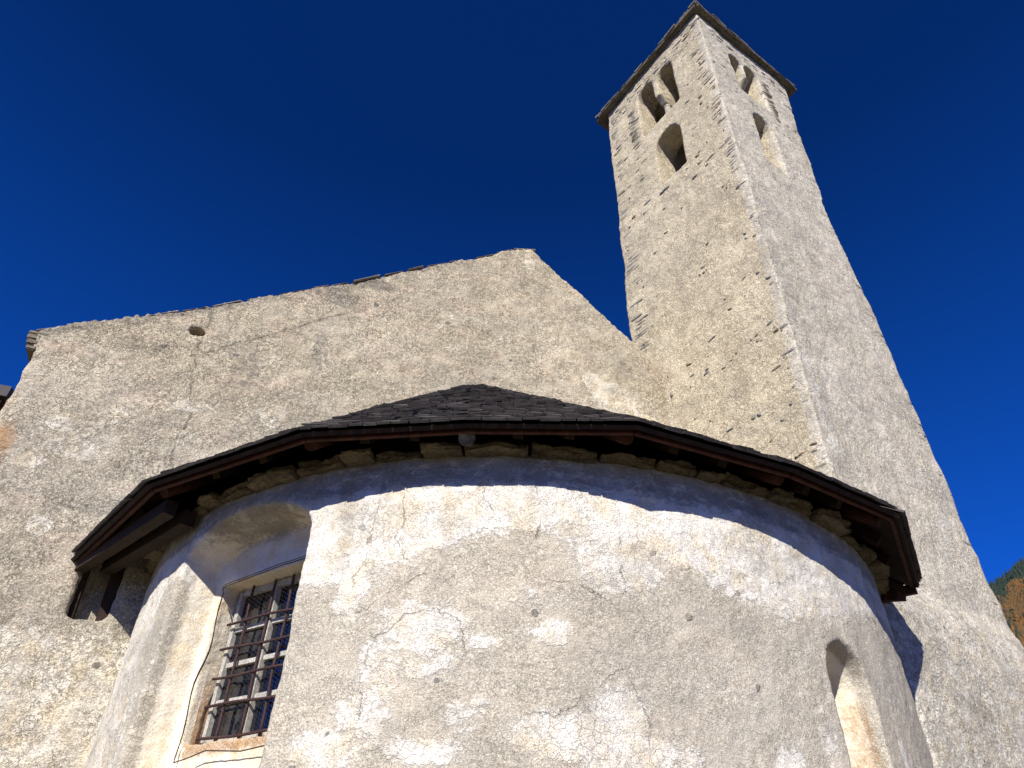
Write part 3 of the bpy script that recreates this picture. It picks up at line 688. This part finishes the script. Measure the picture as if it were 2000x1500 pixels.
# stone cornice on top of the apse wall
def cornice():
    root_ = empty('stone_cornice', church); random.seed(8); a = -75.
    while a < 72:
        bm = bmesh.new()
        l = random.uniform(3.0, 7.5); m = a+l/2; zz = 2.548+random.uniform(-.008, .008); h = random.uniform(.020, .036)
        n0 = len(bm.verts)
        r = bmesh.ops.create_cube(bm, size=2)
        geom = list({e for v in r['verts'] for e in v.link_edges})
        bmesh.ops.subdivide_edges(bm, edges=geom, cuts=8, use_grid_fill=True)
        bm.verts.ensure_lookup_table(); vs = bm.verts[n0:]
        sd_ = random.uniform(0, 99); outr = random.uniform(.05, .12)
        for v in vs:
            k = v.co.copy(); m_ = max(abs(k.x), abs(k.y), abs(k.z)); k = k.lerp(k.normalized()*1.15, .10)
            ang = m+k.x*(l/2-.12); rr = APR+outr-.2+k.y*.2; z = zz+.03+k.z*h
            n1 = noise.fractal(Vector((ang*.09*3+sd_, rr*9, z*34)), 1, 2, 4)*.034+noise.noise(Vector((ang*1.3+sd_, rr*40, z*90)))*.012
            p = ap(ang, z+n1*.5, rr+n1*1.3); v.co = p
        a += l
        bobj('cornice_stone', bm, M_corn, root_, True)
cornice()

# ------------------------------------------------------------------ surroundings
t = NT('dry_gravel_yard'); c = t.mix(t.ramp(t.noise(.05, 4), .4, .6), (.09, .08, .05), (.14, .12, .08))
M_grass = t.out(c, t.noise(3, 4), .95, .05)
bm = bmesh.new(); bmesh.ops.create_grid(bm, x_segments=2, y_segments=2, size=6000)
g = bobj('ground', bm, M_grass); tag(g, kind='structure')

def house():
    h = empty('chalet'); tag(h, 'neighbouring house with grey roof edge and red brown boards beside the church corner', 'house')
    h.location = (-15, 14, 0)
    bm = bmesh.new(); d = dirn(75); n = Vector((-d.y, d.x, 0)); o = V(-9.4, 10.75, 0)
    # corner nearest the church is o; the house runs away to the left and back
    def q(a, b, z): p = o-d*a+n*b; p.z = z+EYE; return p
    hexa(bm, [q(.8, .8, -EYE), q(9, .8, -EYE), q(9, 8, -EYE), q(.8, 8, -EYE), q(.8, .8, 7.75), q(9, .8, 7.75), q(9, 8, 7.75), q(.8, 8, 7.75)])
    w_ = bobj('wall', bm, M_redw, h)
    bm = bmesh.new(); hexa(bm, [q(0, 0, 7.66), q(9.8, 0, 7.66), q(9.8, 8.8, 7.66), q(0, 8.8, 7.66), q(0, 0, 7.76), q(9.8, 0, 7.76), q(9.8, 8.8, 7.76), q(0, 8.8, 7.76)]); bobj('soffit', bm, M_redw, h)
    bm = bmesh.new(); hexa(bm, [q(-.08, -.08, 7.765), q(9.9, -.08, 7.765), q(9.9, 8.9, 7.765), q(-.08, 8.9, 7.765), q(-.08, -.08, 7.99), q(9.9, -.08, 7.99), q(5, 4.4, 9.8), q(4.8, 4.4, 9.8)])
    bobj('roof', bm, plain('grey_sheet_roof', (.05, .045, .05), .7), h)
    bm = bmesh.new(); hexa(bm, [q(2.5, .74, 4.6), q(3.5, .74, 4.6), q(3.5, .86, 4.6), q(2.5, .86, 4.6), q(2.5, .74, 5.9), q(3.5, .74, 5.9), q(3.5, .86, 5.9), q(2.5, .86, 5.9)]); bobj('window', bm, M_glass, h)
    for ch in h.children: ch.location = -h.location
house()

def hgt(r, a):
    """mountain side: height above the eye at distance r and bearing a"""
    e1 = 18.75+(a-35.5)*.29; e2 = 19.3+(a-35.5)*.31
    z1 = math.tan(rad(e1))*1150; z2 = math.tan(rad(e2))*1700
    k = 26*noise.fractal(Vector((a*.35, r*.004, 0)), 1, 2, 3)
    if r < 1150: z = z1*max(0, (r-250)/900)**.95
    elif r < 1330: z = z1-(r-1150)*.12
    elif r < 1700: z = z1-21+(z2-z1+21)*(r-1330)/370
    else: z = z2-(r-1700)*.3
    return z+k*min(1, max(0, (r-250)/300))*(.25 if abs(r-1150) < 60 or abs(r-1700) < 60 else 1)
t = NT('autumn_slope'); c = t.mix(t.ramp(t.noise(.02, 4), .4, .6), (.07, .055, .035), (.15, .115, .07)); M_slope = t.out(c, t.noise(.2, 4), .95, 2.)
bm = bmesh.new(); ra = list(range(0, 90, 1)); rs = list(range(250, 2300, 25))
G = [[bm.verts.new(Vector((r*math.sin(rad(a)), r*math.cos(rad(a)), EYE-.5+hgt(r, a)*min(1, max(0, (a-6)/14))))) for a in ra] for r in rs]
for i in range(len(rs)-1):
    for j in range(len(ra)-1): bm.faces.new((G[i][j], G[i][j+1], G[i+1][j+1], G[i+1][j]))
tag(bobj('mountain', bm, M_slope, None, True), kind='structure')
def leafm(name, a, b):
    t = NT(name); return t.out(t.mix(t.ramp(t.noise(.11, 4, .7), .42, .58), a, b), None, .9)
M_larch = leafm('larch_needles', (.16, .075, .022), (.06, .05, .028)); M_spruce = leafm('spruce_needles', (.018, .032, .026), (.03, .045, .03))
def forest(name, mat, n, r0, r1, keep, hh, label, rr_=(.17, .25)):
    bm = bmesh.new(); k = 0
    while k < n:
        r = math.sqrt(random.uniform(r0*r0, r1*r1)); a = random.uniform(32.5, 44)
        if random.random() > keep(r, a): continue
        k += 1; z = hgt(r, a)+EYE-1.; x, y = r*math.sin(rad(a)), r*math.cos(rad(a)); H = random.uniform(*hh); R = H*random.uniform(*rr_)
        for t0, t1, rr in ((.08, .6, 1.), (.35, .82, .72), (.6, 1., .45)):
            ph = random.uniform(0, 6); tip = bm.verts.new((x, y, z+H*t1)); N = 7
            ring = [bm.verts.new((x+R*rr*random.uniform(.7, 1.2)*math.cos(ph+q*2*math.pi/N), y+R*rr*random.uniform(.7, 1.2)*math.sin(ph+q*2*math.pi/N), z+H*(t0+random.uniform(-.03, .03)))) for q in range(N)]
            for q in range(N): bm.faces.new((ring[q], ring[(q+1) % N], tip))
    tag(bobj(name, bm, mat), label, 'forest', None, 'stuff')
random.seed(31)
pt = lambda r, a, s: noise.noise(Vector((r*.006+s, a*.5, s)))
forest('larch_forest', M_larch, 10000, 450, 1060, lambda r, a: .9 if pt(r, a, 3) > -.18 else .25, (8, 15), 'orange brown larch forest covering the mountain side right of the tower', (.26, .42))
forest('spruce_forest', M_spruce, 4500, 1350, 1720, lambda r, a: 1, (16, 28), 'dark green spruce forest along the mountain ridge')
forest('spruce_grove', M_spruce, 1300, 450, 1060, lambda r, a: .9 if pt(r, a, 3) < -.1 else .06, (10, 18), 'dark green spruces scattered among the orange larches')
